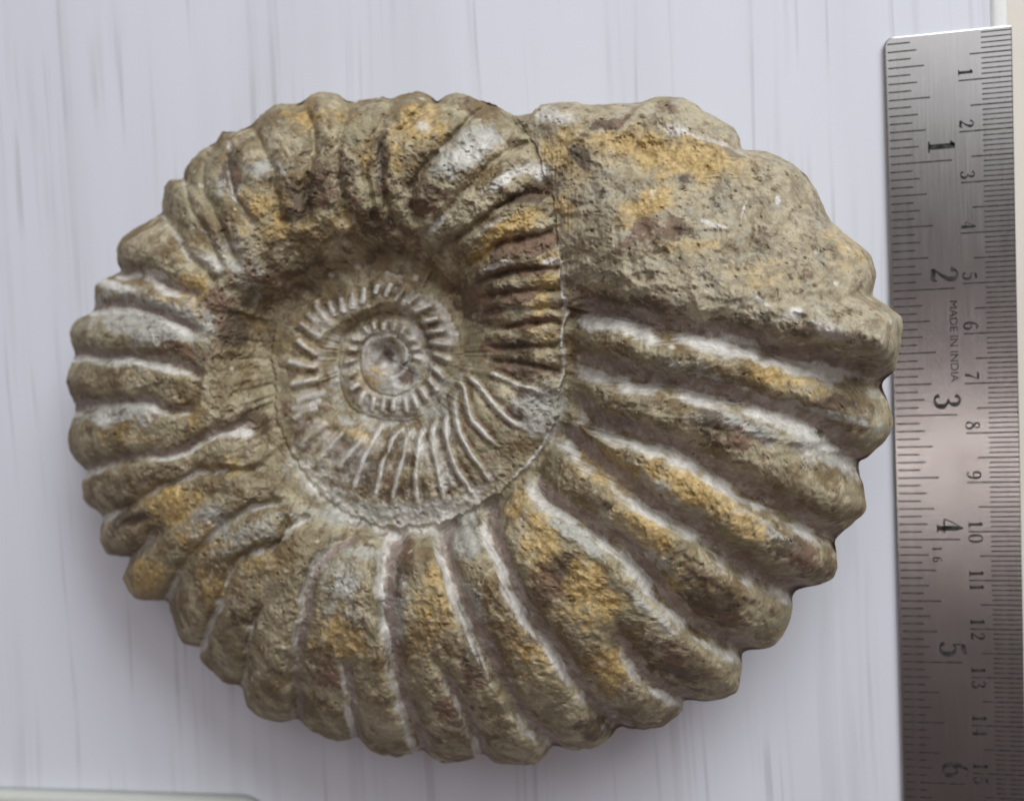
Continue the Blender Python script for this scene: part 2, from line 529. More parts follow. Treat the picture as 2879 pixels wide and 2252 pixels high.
# furrows of the outer whorl: points from the suture outwards, depth cm, core px, shoulder px
GROOVES = [
 ([(1595,863),(1763,903),(1921,934),(2053,958),(2211,1003),(2343,1037),(2482,1079)], .62, 44, 105),
 ([(1590,1011),(1737,1053),(1921,1092),(2027,1116),(2158,1153),(2290,1206),(2414,1305)], .52, 40, 92),
 ([(1579,1100),(1684,1195),(1816,1237),(1948,1295),(2053,1358),(2185,1422),(2346,1522)], .52, 40, 88),
 ([(1553,1190),(1642,1277),(1737,1353),(1869,1448),(1958,1501),(2053,1580),(2158,1640),(2232,1666)], .50, 38, 85),
 ([(1500,1310),(1527,1390),(1616,1453),(1711,1511),(1790,1579),(1869,1679),(1948,1764),(2027,1806),(2090,1832)], .50, 38, 82),
 ([(1664,1721),(1711,1774),(1753,1827),(1801,1890),(1853,1938),(1922,1970)], .34, 28, 62),
 ([(1405,1353),(1379,1421),(1390,1521),(1432,1642),(1474,1711),(1537,1806),(1595,1880),(1627,1932),(1690,2005),(1743,2042)], .44, 30, 70),
 ([(1300,1425),(1262,1460),(1242,1526),(1265,1601),(1293,1690),(1340,1784),(1387,1880),(1430,1950),(1490,2035),(1558,2096)], .42, 29, 70),
 ([(1199,1817),(1237,1878),(1274,1939),(1316,2023),(1359,2116)], .30, 20, 52),
 ([(1150,1470),(1118,1505),(1092,1555),(1078,1625),(1080,1700),(1092,1775),(1106,1845),(1124,1929),(1143,2009),(1190,2110)], .40, 27, 66),
 ([(970,1779),(970,1845),(977,1915),(984,1985),(1007,2070)], .26, 19, 52),
 ([(1026,1480),(942,1536),(886,1597),(865,1658),(853,1737),(829,1817),(825,1892),(829,1962),(839,2019)], .32, 20, 58),
 ([(768,1625),(740,1704),(708,1789),(694,1868),(680,1929)], .26, 18, 50),
 ([(900,1440),(825,1484),(750,1536),(651,1592),(633,1662),(605,1737),(581,1798),(567,1822)], .30, 19, 55),
 ([(820,1403),(759,1412),(665,1454),(628,1487),(572,1525),(520,1590),(495,1640),(471,1690)], .28, 19, 55),
 ([(455,1485),(412,1539),(365,1567)], .22, 18, 48),
 ([(778,1309),(642,1323),(572,1332),(478,1361),(394,1407),(347,1440),(290,1453)], .26, 18, 52),
 ([(745,1206),(618,1215),(548,1253),(478,1276),(408,1290),(314,1304),(244,1328)], .24, 18, 52),
 ([(553,1154),(478,1150),(403,1136),(337,1133),(267,1143),(215,1150)], .26, 19, 54),
 ([(572,1061),(501,1033),(412,1009),(337,1007),(267,1000),(213,997)], .26, 19, 54),
 ([(560,950),(520,920),(430,880),(350,868),(262,878)], .20, 20, 50),
 ([(560,850),(478,806),(396,774),(338,765)], .22, 20, 50),
 ([(621,800),(539,725),(507,671),(478,626),(451,604)], .22, 18, 46),
 ([(640,760),(600,690),(560,620),(530,560),(513,503)], .16, 14, 40),
 ([(690,765),(655,700),(620,640),(595,580),(572,520),(572,454),(595,408)], .24, 14, 44),
 ([(720,640),(680,580),(655,540),(645,490),(640,430),(648,372)], .22, 16, 44),
 ([(800,640),(775,560),(765,490),(745,420),(699,358)], .20, 18, 46),
 ([(880,640),(865,560),(868,480),(880,400),(870,340),(847,290)], .20, 18, 46),
 ([(975,640),(960,560),(945,480),(950,400),(968,340),(985,287)], .20, 18, 46),
 ([(1060,640),(1040,560),(1030,480),(1045,400),(1075,330),(1100,278)], .18, 18, 46),
 ([(1120,660),(1085,580),(1067,490),(1080,400),(1145,350),(1229,286)], .24, 18, 50),
 ([(1180,640),(1150,560),(1190,470),(1270,390),(1340,330),(1383,292)], .22, 18, 48),
]
# furrows of the inner whorl near the suture of the last one (upper right of the umbilicus)
GROOVES2 = [
 ([(1205,690),(1235,610),(1310,530),(1400,450),(1480,400)], .20, 15, 36),
 ([(1240,715),(1300,660),(1370,605),(1450,560),(1540,540)], .22, 15, 34),
 ([(1300,760),(1350,725),(1410,690),(1470,668),(1550,655)], .22, 15, 34),
 ([(1330,800),(1400,775),(1470,762),(1560,752)], .18, 13, 30),
 ([(1345,840),(1420,828),(1480,818),(1570,815)], .18, 13, 28),
 ([(1350,885),(1420,872),(1490,868),(1575,870)], .16, 12, 26),
 ([(1350,925),(1410,920),(1480,912),(1570,908)], .16, 12, 26),
 ([(1355,970),(1420,978),(1490,975),(1575,975)], .14, 12, 26),
 ([(1360,1010),(1430,1020),(1500,1030),(1565,1045)], .14, 12, 26),
]
# thin pale ribs of the inner whorl and the small bars further in
RIDGES = [
 [(1371,1050),(1402,1059),(1441,1078),(1487,1093),(1524,1117)],
 [(1314,1056),(1341,1081),(1365,1114),(1396,1148),(1426,1175),(1463,1202)],
 [(1283,1056),(1301,1087),(1308,1126),(1323,1177),(1346,1203),(1400,1259)],
 [(1273,1118),(1281,1177),(1293,1221),(1317,1262),(1349,1311),(1385,1365)],
 [(1261,1159),(1252,1206),(1258,1256),(1276,1303),(1299,1344),(1325,1400)],
 [(1226,1177),(1216,1215),(1217,1256),(1229,1300),(1238,1344),(1246,1420)],
 [(1197,1197),(1180,1232),(1175,1279),(1170,1329),(1168,1425)],
 [(1170,1191),(1144,1232),(1135,1279),(1120,1332),(1100,1420)],
 [(1150,1194),(1112,1224),(1091,1268),(1073,1309),(1065,1350),(1048,1415)],
 [(1085,1190),(1056,1225),(1030,1275),(1008,1330),(992,1385)],
 [(1021,1229),(994,1262),(965,1297),(945,1323)],
 [(971,1209),(939,1244),(915,1273),(883,1303)],
 [(918,1185),(886,1212),(857,1241),(836,1268)],
 [(898,1147),(857,1162),(819,1183)],
 [(900,1065),(855,1072),(810,1082)], [(889,1036),(845,1026),(804,1015)], [(895,1003),(862,978),(830,954)],
 [(925,1100),(880,1112),(825,1130)], [(908,1125),(862,1140),(815,1155)],
 [(906,951),(872,927),(839,904)], [(918,935),(888,905),(858,878)], [(933,919),(908,888),(883,857)], [(944,892),(934,870),(924,848)], [(968,882),(962,858),(958,835)], [(992,872),(990,848),(990,820)], [(1018,860),(1022,832),(1026,806)],
]
BARS = [[(1056,831),(1064,799)],[(1082,840),(1102,793)],[(1105,851),(1138,810)],[(1143,860),(1184,825)],[(1161,880),(1217,857)],
 [(1176,910),(1234,895)],[(1193,936),(1252,930)],[(1202,960),(1269,971)],[(1214,992),(1269,1015)],[(1205,1024),(1255,1068)],
 [(1199,1062),(1234,1106)],[(1179,1088),(1202,1126)],[(1158,1103),(1176,1153)],[(1138,1112),(1146,1164)],[(1108,1118),(1105,1161)],
 [(1082,1118),(1073,1161)],[(1053,1115),(1044,1159)],[(1026,1097),(1009,1144)],[(1012,1077),(985,1100)],[(1003,1041),(977,1059)],
 [(1003,1009),(965,1021)],[(1006,983),(974,980)],[(1015,957),(985,951)]]
TEETH = [[(1143,958),(1167,952)],[(1155,983),(1182,979)],[(1161,1003),(1186,1012)],[(1035,938),(1024,918)],[(1056,930),(1050,906)],[(1079,932),(1078,906)],
 [(1105,934),(1110,907)],[(1126,942),(1138,918)]]

G = 2.0
NXg, NYg = 1440, 1127
gx, gy = np.meshgrid(np.arange(NXg) * G, np.arange(NYg) * G)


def vnoise(cell, seed, ax=1.0, ay=1.0):
    """smooth value noise, about -1..1, cell in pixels"""
    r = np.random.default_rng(seed)
    cx, cy = cell * ax, cell * ay
    nx, ny = int(NXg * G / cx) + 4, int(NYg * G / cy) + 4
    t = r.uniform(-1, 1, (ny, nx)).astype(np.float32)
    fx, fy = gx[0] / cx, gy[:, 0] / cy
    ix, iy = fx.astype(int), fy.astype(int)
    tx, ty = fx - ix, fy - iy
    tx = tx * tx * tx * (tx * (6 * tx - 15) + 10)
    ty = ty * ty * ty * (ty * (6 * ty - 15) + 10)
    a = t[iy][:, ix] * (1 - tx) + t[iy][:, ix + 1] * tx
    b_ = t[iy + 1][:, ix] * (1 - tx) + t[iy + 1][:, ix + 1] * tx
    return a * (1 - ty)[:, None] + b_ * ty[:, None]


def fbm(cell, seed, octs=4, gain=0.5):
    o = 0
    a = 1.0
    for k in range(octs):
        o = o + a * vnoise(max(cell / 2 ** k, 4), seed + k * 17)
        a *= gain
    return o


def pnoise(cdeg, cr, seed):
    """value noise drawn out along the radius, so along the ribs"""
    t = np.random.default_rng(seed).uniform(-1, 1, (int(2600 / cr) + 3, int(360 / cdeg) + 3)).astype(np.float32)
    d_ = (np.degrees(np.arctan2(gy - C0[1], gx - C0[0])) + 180 + .006 * (np.hypot(gx - C0[0], gy - C0[1]) - 600)) % 360 / cdeg
    r_ = np.hypot(gx - C0[0], gy - C0[1]) / cr
    ix, iy = d_.astype(int), r_.astype(int)
    fx, fy = d_ - ix, r_ - iy
    fx, fy = fx * fx * (3 - 2 * fx), fy * fy * (3 - 2 * fy)
    return (t[iy, ix] * (1 - fx) + t[iy, ix + 1] * fx) * (1 - fy) + (t[iy + 1, ix] * (1 - fx) + t[iy + 1, ix + 1] * fx) * fy


def sstep(a, b, x):
    t = np.clip((x - a) / (b - a), 0, 1)
    return t * t * (3 - 2 * t)


def catmull(pts, step=5.0):
    p = np.array(pts, float)
    if len(p) == 2:
        n = max(int(np.hypot(*(p[1] - p[0])) / step), 2)
        return np.stack([np.linspace(p[0, k], p[1, k], n) for k in (0, 1)], 1)
    out = []
    n = len(p)
    for i in range(n - 1):
        p0, p1, p2, p3 = p[max(i - 1, 0)], p[i], p[i + 1], p[min(i + 2, n - 1)]
        m = max(int(np.hypot(*(p2 - p1)) / step), 2)
        f = np.linspace(0, 1, m, endpoint=False)[:, None]
        out.append(0.5 * (2 * p1 + (p2 - p0) * f + (2 * p0 - 5 * p1 + 4 * p2 - p3) * f * f + (3 * p1 - p0 - 3 * p2 + p3) * f ** 3))
    out.append(p[-1:])
    return np.concatenate(out)


wamp = 2 + 6 * sstep(330, 520, np.hypot(gx - C0[0], gy - C0[1]))
warpx, warpy = fbm(70, 11, 3) * wamp, fbm(70, 31, 3) * wamp
WX, WY = gx + warpx, gy + warpy


def line_field(pts, reach):
    """distance to a polyline and place along it, on the part of the grid within reach"""
    q = catmull(pts)
    x0, x1 = int(max((q[:, 0].min() - reach) / G, 0)), int(min((q[:, 0].max() + reach) / G + 1, NXg))
    y0, y1 = int(max((q[:, 1].min() - reach) / G, 0)), int(min((q[:, 1].max() + reach) / G + 1, NYg))
    sl = (slice(y0, y1), slice(x0, x1))
    X, Y = WX[sl].astype(np.float32), WY[sl].astype(np.float32)
    best = np.full(X.shape, 1e9, np.float32)
    arg = np.zeros(X.shape, np.float32)
    side = np.zeros(X.shape, np.float32)
    n = len(q)
    for i in range(n - 1):
        a, d = q[i], q[i + 1] - q[i]
        L2 = d @ d + 1e-9
        t = np.clip(((X - a[0]) * d[0] + (Y - a[1]) * d[1]) / L2, 0, 1)
        dd = (X - a[0] - t * d[0]) ** 2 + (Y - a[1] - t * d[1]) ** 2
        m = dd < best
        best[m] = dd[m]
        arg[m] = (i + t[m]) / (n - 1)
        side[m] = (d[0] * (Y - a[1]) - d[1] * (X - a[0]))[m]
    return sl, np.sqrt(best), arg, side > 0


# polar description
def polar(pts):
    d = np.array(pts, float) - C0
    return np.degrees(np.unwrap(np.arctan2(d[:, 1], d[:, 0]))), np.hypot(d[:, 0], d[:, 1])


oa, orad = polar(catmull([OUTLINE[-1]] + OUTLINE + OUTLINE[:2], 6)[1:])
A0 = polar(OUTLINE)[0][0]
keep_ = np.argmin(np.abs(oa - A0)), np.argmin(np.abs(oa - A0 - 360))
oa, orad = oa[keep_[0]:keep_[1]], orad[keep_[0]:keep_[1]]
o_ = np.argsort(oa, kind='stable')
oa, orad = oa[o_], orad[o_]
oa2 = np.concatenate([oa - 360, oa, oa + 360, oa[:1] + 720])
or2 = np.concatenate([orad, orad, orad, orad[:1]])


def Rout(al):
    return np.interp(al, oa2, or2)


sq = catmull(SEAM, 8)
sa, sr = polar(sq)
sa = np.maximum.accumulate(sa)


seam_a = np.linspace(-70, 1200, 900)
seam_n = np.random.default_rng(77).normal(0, 3.2, 900) + np.interp(seam_a, seam_a[::5], np.random.default_rng(78).normal(0, 5, 180))
seam_n[seam_a < -58] = 0


def Rseam(phi):
    r = np.interp(phi, sa, sr)
    return r + np.interp(phi, seam_a, seam_n) * np.clip(r / 420, .12, 1)


al = np.degrees(np.arctan2(gy - C0[1], gx - C0[0]))
al = (al - A0) % 360 + A0                     # A0 .. A0+360
rr = np.hypot(gx - C0[0], gy - C0[1])
R_ = Rout(al)
PHIMAX = sa[-1]
phi = np.full(al.shape, np.nan)
rin = np.zeros_like(rr)
rout = R_.copy()
prev = R_
for k in range(6):
    ph = al + 360 * k
    rs = np.where(ph <= PHIMAX, Rseam(ph), 0.0)
    m = np.isnan(phi) & (rr >= rs)
    phi[m] = ph[m]
    rin[m] = rs[m]
    rout[m] = prev[m]
    prev = rs
s = np.clip((rr - rin) / np.maximum(rout - rin, 1e-3), 0, 1.2)

zc = 1.72 + (2.62 - 1.72) * (gx - 190) / (2530 - 190)
T = np.interp(phi, [A0, 0, 90, 180, 270, 360, 450, 540, 630, 720, 1000], [2.55, 2.40, 2.05, 1.70, 1.45, 1.10, .85, .60, .45, .32, .2])
sd = np.linspace(0, 1, 400)


def prof(xs, ys):
    y = np.interp(sd, xs, ys)
    k = np.hanning(31)
    k /= k.sum()
    yp = np.concatenate([np.full(15, y[0]), y, 2 * y[-1] - y[-2:-17:-1]])
    return np.convolve(yp, k, 'valid')


P1 = prof([0, .04, .10, .18, .30, .45, .60, .75, .87, .95, 1], [.20, .44, .70, .88, 1, .98, .90, .75, .53, .30, 0])
P2 = prof([0, .08, .18, .28, .38, .5, .65, .8, .92, 1], [.02, .18, .52, .80, .95, 1, .95, .75, .42, 0])
P3 = prof([0, .12, .3, .55, .8, 1], [.1, .50, .90, 1, .92, .80])
cover = .30 * np.sqrt(sstep(A0 + 360, A0 + 400, phi))
se = s * (1 - cover)
w2 = sstep(150, 235, phi) * (1 - sstep(330, 395, phi))
w3 = sstep(370, 430, phi)
Pv = np.interp(se, sd, P1) * (1 - w2) + np.interp(se, sd, P2) * w2
Pv = Pv * (1 - w3) + np.interp(s, sd, P3) * w3
H = zc + T * Pv

# broken end filled with rock: above the first furrow
crest = np.array([(1560, 800), (1640, 790), (1760, 812), (1933, 850), (2080, 905), (2211, 958), (2343, 985), (2560, 1000)], float)
g1 = np.array(GROOVES[0][0], float)
up = np.interp(gx, g1[:, 0], g1[:, 1]) - gy                 # px above furrow one
rock = (phi < 5) & (up > 0)
rockm = np.where(rock, 1.0, 0.0)
edge = np.maximum(R_ - rr, 0)
hm = 4.70 - 1.85 * sstep(60, 680, up) - 0.25 * sstep(2100, 2550, gx) + .12 * fbm(120, 71, 3)
hm -= .35 * (1 - sstep(0, 200, rr - rin))
fall = np.sqrt(np.clip(1 - (1 - np.clip(edge / 75, 0, 1)) ** 2, 0, 1))
hm = zc + (hm - zc) * fall
wr = rockm * sstep(0, 120, up)
H = H * (1 - wr) + hm * wr
# chipped, gently stepped rock
chip = np.abs(fbm(150, 5, 2)) * .20 + np.abs(fbm(60, 6, 2)) * .045
H += wr * (.12 - chip + .006 * fbm(20, 9, 3)) * sstep(0, 60, edge)

carve = np.zeros(gx.shape, np.float32)
palem = np.zeros(gx.shape, np.float32)
outer = (phi < A0 + 360)


floor_shadem = np.zeros(gx.shape, np.float32)
patch = np.clip(.70 + .60 * fbm(75, 401, 3) + .30 * pnoise(.40, 90, 411), .05, 1.1)


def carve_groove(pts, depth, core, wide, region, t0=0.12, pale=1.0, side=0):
    """side +1 / -1: the furrow has a steep scraped wall painted lit on that side and a broad smooth floor painted shaded on the other"""
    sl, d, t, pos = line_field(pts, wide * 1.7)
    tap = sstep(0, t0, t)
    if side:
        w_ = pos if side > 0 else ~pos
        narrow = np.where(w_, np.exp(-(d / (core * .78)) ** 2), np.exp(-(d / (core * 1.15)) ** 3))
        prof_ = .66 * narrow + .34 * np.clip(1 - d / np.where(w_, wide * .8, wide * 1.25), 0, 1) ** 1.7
        pm = np.where(w_, np.exp(-((d - .48 * core) / (core * .66)) ** 2), .4 * np.exp(-(d / 7) ** 2)) * patch[sl]  # wall facing the light is painted paler
        fm = np.where(w_, 0, np.exp(-(d / (core * 1.15)) ** 4))  # the side away from the light carries painted shade
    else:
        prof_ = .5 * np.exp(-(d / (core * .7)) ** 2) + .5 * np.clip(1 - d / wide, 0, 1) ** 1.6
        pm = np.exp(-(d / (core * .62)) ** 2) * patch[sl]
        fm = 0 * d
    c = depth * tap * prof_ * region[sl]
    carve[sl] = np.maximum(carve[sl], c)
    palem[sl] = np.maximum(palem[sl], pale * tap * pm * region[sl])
    floor_shadem[sl] = np.maximum(floor_shadem[sl], tap * fm * region[sl])


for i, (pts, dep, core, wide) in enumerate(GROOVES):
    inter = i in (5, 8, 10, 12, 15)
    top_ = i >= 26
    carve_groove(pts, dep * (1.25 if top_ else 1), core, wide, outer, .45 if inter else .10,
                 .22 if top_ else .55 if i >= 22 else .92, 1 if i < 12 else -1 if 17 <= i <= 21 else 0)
for pts, dep, core, wide in GROOVES2:
    carve_groove(pts, dep, core, wide, ~rock, .2, .25)
H -= carve * (1 - .55 * sstep(.90, 1.0, np.where(outer, s, 0)))

ridge_id = np.full(gx.shape, -1, np.int32)
hollow_shade = np.zeros(gx.shape, np.float32)
inner_reg = (phi > 330)
for j, (pts, wdt, hh) in enumerate([(p, 8 if i < 10 else 11, .055 if i < 10 else .06) for i, p in enumerate(RIDGES)]
                                   + [(p, 9, .055) for p in BARS] + [(p, 7, .04) for p in TEETH]):
    sl, d, t, _p = line_field(pts, wdt * 4)
    tap = sstep(0, .12, t) * (1 - sstep(.85, 1, t)) * .7 + .3
    e = np.exp(-(d / wdt) ** 2) * tap * inner_reg[sl]
    H[sl] += hh * e - hh * .5 * np.exp(-((d - wdt * 2) / wdt) ** 2) * tap * inner_reg[sl]
    palem[sl] = np.maximum(palem[sl], (.95 if j < 10 else .80) * tap * (.5 + .5 * patch[sl]) * np.exp(-(d / wdt) ** 2) * inner_reg[sl])
    hollow_shade[sl] = np.maximum(hollow_shade[sl], .30 * tap * np.exp(-((d - wdt * 1.9) / (wdt * .8)) ** 2) * inner_reg[sl])  # darkening painted between the inner ribs to strengthen their relief
    ridge_id[sl] = np.where((d < wdt * 1.3) & inner_reg[sl], j, ridge_id[sl])

# each whorl grows out of the one it covers: its wall starts at that whorl's height
kidx = np.floor((phi - A0) / 360)
angs = np.linspace(A0, A0 + 360, 2401)
for kk in (2, 1, 0):
    ph_ = np.minimum(angs + 360 * kk, PHIMAX)
    r_ = np.maximum(Rseam(ph_) - (16 if kk == 0 else 9), 0)
    ex = np.clip(((C0[0] + np.cos(np.radians(angs)) * r_) / G).round().astype(int), 0, NXg - 1)
    ey = np.clip(((C0[1] + np.sin(np.radians(angs)) * r_) / G).round().astype(int), 0, NYg - 1)
    E_ = H[ey, ex]
    E_ = np.convolve(np.concatenate([np.full(12, E_[0]), E_, np.full(12, E_[-1])]), np.full(25, 1 / 25), 'valid')
    m_ = (kidx == kk) & (phi <= PHIMAX)
    wid = np.clip(.10 * (rout - rin), 12, 46) + 330 * rockm + (60 * w2 + 90 * sstep(130, 175, phi) * (1 - sstep(200, 240, phi))) * (kk == 0)
    wg = np.clip((rr - rin) / wid, 0, 1)
    wg = wg * (2 - wg)
    Ee = np.interp(al, angs, E_)
    H = np.where(m_, Ee - .05 * (kk == 0) * (1 - rockm) * np.exp(-((rr - rin) / 8) ** 2) + (H - Ee) * wg, H)
for kk in (0,):
    near_s = (kidx == 1) & (rout - rr < 22)
    Ee2 = np.interp(al, angs, E_)
    H = np.where(near_s, H + (Ee2 - H) * sstep(22, 6, rout - rr) * .8, H)
# sunken centre
dc = np.hypot(gx - 1086, gy - 1000)
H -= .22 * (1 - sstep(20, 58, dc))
palem = np.maximum(palem, .7 * np.exp(-((dc - 64) / 9) ** 2))
dc2 = np.hypot((gx - 1138) / 1.1, gy - 1058)
H -= .12 * (1 - sstep(14, 40, dc2))

# weathered roughness
rough_in = sstep(250, 420, rr)
flank = 1 - .4 * palem
H += (.035 * fbm(60, 101, 3) + (.02 - .038 * np.abs(fbm(34, 131, 3))) * flank * rough_in + .010 * fbm(20, 141, 2) + .009 * fbm(8, 151, 2) * flank) * (.25 + .75 * rough_in) * sstep(0, 40, edge + 12)
toppart = sstep(195, 240, phi) * (1 - sstep(370, 400, phi)) * sstep(0.2, .45, s)
H += toppart * (.07 * fbm(80, 171, 3) + .035 * fbm(28, 181, 3)) * sstep(0, 60, edge)
H -= .12 * np.exp(-(((gx - 378) / 34) ** 2 + ((gy - 1466 + .2 * (gx - 378)) / 15) ** 2) ** 2)
pits = np.clip(fbm(13, 211, 2) - .75, 0, 1)
H -= .10 * pits * sstep(0, 30, edge) * (1 - palem) * rough_in
H += (.007 * pnoise(.30, 60, 421) + .010 * pnoise(.8, 140, 431)) * sstep(480, 640, rr)
# tool scratches in the furrows beside the suture on the right
scr = vnoise(5, 241, 1.0, 14.0)
H += .012 * scr * np.exp(-((rr - rin) / 90) ** 2) * (phi < 60)


def blobs(lst, warp=1.0):
    """patches given as x, y, half width, half height, amount, tilt"""
    f = np.zeros(gx.shape, np.float32)
    for x, y, a, b_, amt, *tl in lst:
        th = math.radians(tl[0] if tl else 0)
        dx, dy = gx - x + warpx * 2 * warp, gy - y + warpy * 2 * warp
        u = (dx * math.cos(th) + dy * math.sin(th)) / a
        v = (-dx * math.sin(th) + dy * math.cos(th)) / b_
        f = np.maximum(f, amt * np.exp(-(u * u + v * v) ** 1.5))
    return f


ochre = blobs([(1880,430,270,62,1,12),(1820,575,110,45,1,-20),(1600,420,90,90,.8),(1850,700,220,30,.7),(2150,780,180,50,.45),
 (1960,1370,150,60,1,25),(1800,1480,130,60,.9,35),(1530,1560,60,190,1,-15),(1650,1660,120,90,1,40),(1470,1440,60,60,.7),(2100,1490,120,50,.9,30),
 (1720,1330,110,50,1,30),(1900,1650,70,60,.7),(420,1620,75,70,1),(490,1420,90,60,1),(540,820,90,60,.9,30),(950,1795,80,70,.8),(1180,350,90,70,.9),
 (1440,640,110,35,1,-25),(1530,830,60,190,.8),(1380,700,120,30,.8,-30),(1240,1660,60,140,.7),(1180,1720,60,120,.6),(700,1600,80,60,.5),(1015,1235,60,28,1,25),
 (905,1200,70,26,.7,20),(880,330,120,50,.5),(750,600,110,80,.6),(960,620,140,60,.55),(1080,420,70,90,.6),(690,950,80,60,.3),(2200,1070,140,40,.8,15),
 (560,1500,80,60,.7),(600,1660,60,90,.5),(1700,1860,90,60,.7,45),(1490,1800,60,140,.8,-20),(860,1010,60,160,.5),(1040,1060,60,40,.8),(540,1150,60,30,.7),
 (2380,700,100,70,.4),(1590,560,50,120,.5),(650,1300,150,40,.4),(340,1230,120,40,.5)])
dark = blobs([(790,800,170,80,.35,-10),(650,930,45,40,.9),(620,860,60,50,.6),(1500,680,75,26,1,-10),(1440,700,70,22,.6,-30),(1490,545,90,18,.8,-15),  # first patch: brown umbilical wall with part of its shade painted in
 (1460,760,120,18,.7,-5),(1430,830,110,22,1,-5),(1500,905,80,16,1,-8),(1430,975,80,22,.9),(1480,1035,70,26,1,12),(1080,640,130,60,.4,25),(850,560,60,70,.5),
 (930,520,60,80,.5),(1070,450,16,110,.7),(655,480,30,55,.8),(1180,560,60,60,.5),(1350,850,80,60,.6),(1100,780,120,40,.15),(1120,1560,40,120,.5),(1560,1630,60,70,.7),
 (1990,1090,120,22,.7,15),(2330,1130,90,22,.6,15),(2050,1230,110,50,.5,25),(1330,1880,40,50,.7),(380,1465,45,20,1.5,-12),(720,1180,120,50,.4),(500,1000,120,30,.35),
 (1480,1740,50,90,.5,-25),(2250,1560,110,45,.6,25),(2000,1700,110,60,.6,35),(1900,1870,110,45,.5,30),(1650,880,90,40,.4),(1840,665,110,50,.55,-8),(1720,345,60,14,.8,-25),(1640,440,30,24,.8),(2250,930,40,14,.7,20),(1940,500,30,10,.5),(1800,860,170,36,.45,8),(2070,930,120,26,.5,15),(1100,1330,50,60,.35),(1020,1330,60,60,.5),  # includes painted shade on the rock flank above the first furrow
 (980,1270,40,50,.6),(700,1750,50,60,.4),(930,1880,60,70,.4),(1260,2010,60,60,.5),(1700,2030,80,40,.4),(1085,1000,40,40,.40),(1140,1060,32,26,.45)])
dark = np.maximum(dark, hollow_shade)
greyb = blobs([(430,900,190,75,1,5),(590,1480,90,50,.8),(960,1650,60,130,.6),(700,1500,100,40,.6,-30),(1020,1540,90,50,.5),(640,520,50,60,.5),(760,470,70,40,.6),
 (1300,430,120,50,.9,-25),(1700,620,150,160,.6),(2050,860,260,130,.6,20),(2250,900,200,110,.5),(1290,1500,70,90,.8),(1100,1130,180,140,.4),(1240,1130,60,120,.6),
 (1100,1440,300,40,.8),(880,1330,60,120,.5,-40),(1500,1150,90,80,.9),(1320,1700,40,120,.7,-15),(1100,1690,36,160,.9),(1950,1050,160,40,.5,15),(680,740,50,130,.6,-30),
 (360,1150,120,26,1,5),(300,1180,70,22,1),(330,1020,90,24,.9,5),(2180,1140,300,20,1,14),(2290,1250,170,26,1,35),(2060,1200,150,24,.9,15),(1870,1380,110,22,.8,35),
 (2140,1480,160,22,.8,35),(1800,1520,150,24,.9,40),(1480,1500,22,60,.5),(1620,1510,120,22,.9,35),(1830,1720,100,24,.9,50),(1400,870,110,12,.4),(1085,1000,60,60,1),(1140,1060,44,38,1)])
# pale dust lies along the suture of the last whorl
band = np.exp(-((rr - Rseam(al) + 10) / 56) ** 2) * sstep(20, 60, al) * (1 - sstep(120, 165, al)) * np.clip(.75 + .5 * fbm(60, 301, 3), 0, 1)
palem = np.clip(np.maximum(palem, .75 * band), 0, 1)
palem = np.maximum(palem, .42 * sstep(385, 430, phi) * (1 - sstep(.55, 1, s) * sstep(480, 510, phi) * (1 - sstep(600, 640, phi))) * np.clip(.8 + .6 * fbm(50, 501, 3), 0, 1.2))
palem = np.maximum(palem, .85 * (.4 + .6 * patch) * np.exp(-((rr - Rseam(al) + 3) / 8) ** 2) * sstep(-40, -20, al) * (1 - sstep(40, 60, al)))
palem = np.maximum(palem, blobs([(330,810,55,20,1,15),(440,778,28,14,.9),(590,735,60,30,.8,20),(1330,420,90,30,.7,-25),(1440,500,110,16,.9,-28),(1230,630,60,12,.8,-45),
  (1530,490,40,28,.9),(1550,735,28,14,1),(1400,745,60,9,.8,-15),(1480,870,60,7,.5),(1390,630,110,10,.5,-28),(2080,960,70,14,.9,12),(2330,1040,140,16,.8,14),
  (2200,1180,60,30,.4),(2260,1270,60,34,.6,40),(2430,1170,60,40,.4),(2180,560,10,14,1),(2090,585,5,40,.9),(2010,630,60,9,.7,15),(2140,850,40,12,.7,30),(2230,880,30,22,.8),(2320,930,50,26,.7,15),(1900,360,40,22,.6),(2000,400,110,9,.7,20),(1560,325,70,22,.7),(290,1190,30,25,.8),(1190,355,30,24,.6)], .6))

# ------------------------------------------------------------------ sample the fields on a polar sheet and close it below
NA, NR = 1560, 540
aa = A0 + np.arange(NA) * 360.0 / NA
vv = np.linspace(0, 1, NR + 1)[1:]
uu = 1 - (1 - vv) ** 1.18
Ra = Rout(aa)
Ra = Ra + 2.5 * np.interp(aa, np.linspace(A0, A0 + 360, 500), np.random.default_rng(8).normal(0, 1, 500)) * .5
PX = C0[0] + np.cos(np.radians(aa))[None] * Ra[None] * uu[:, None]
PY = C0[1] + np.sin(np.radians(aa))[None] * Ra[None] * uu[:, None]


def samp(F, px, py):
    fx, fy = np.clip(px / G, 0, NXg - 2.001), np.clip(py / G, 0, NYg - 2.001)
    ix, iy = fx.astype(int), fy.astype(int)
    tx, ty = fx - ix, fy - iy
    return (F[iy, ix] * (1 - tx) + F[iy, ix + 1] * tx) * (1 - ty) + (F[iy + 1, ix] * (1 - tx) + F[iy + 1, ix + 1] * tx) * ty


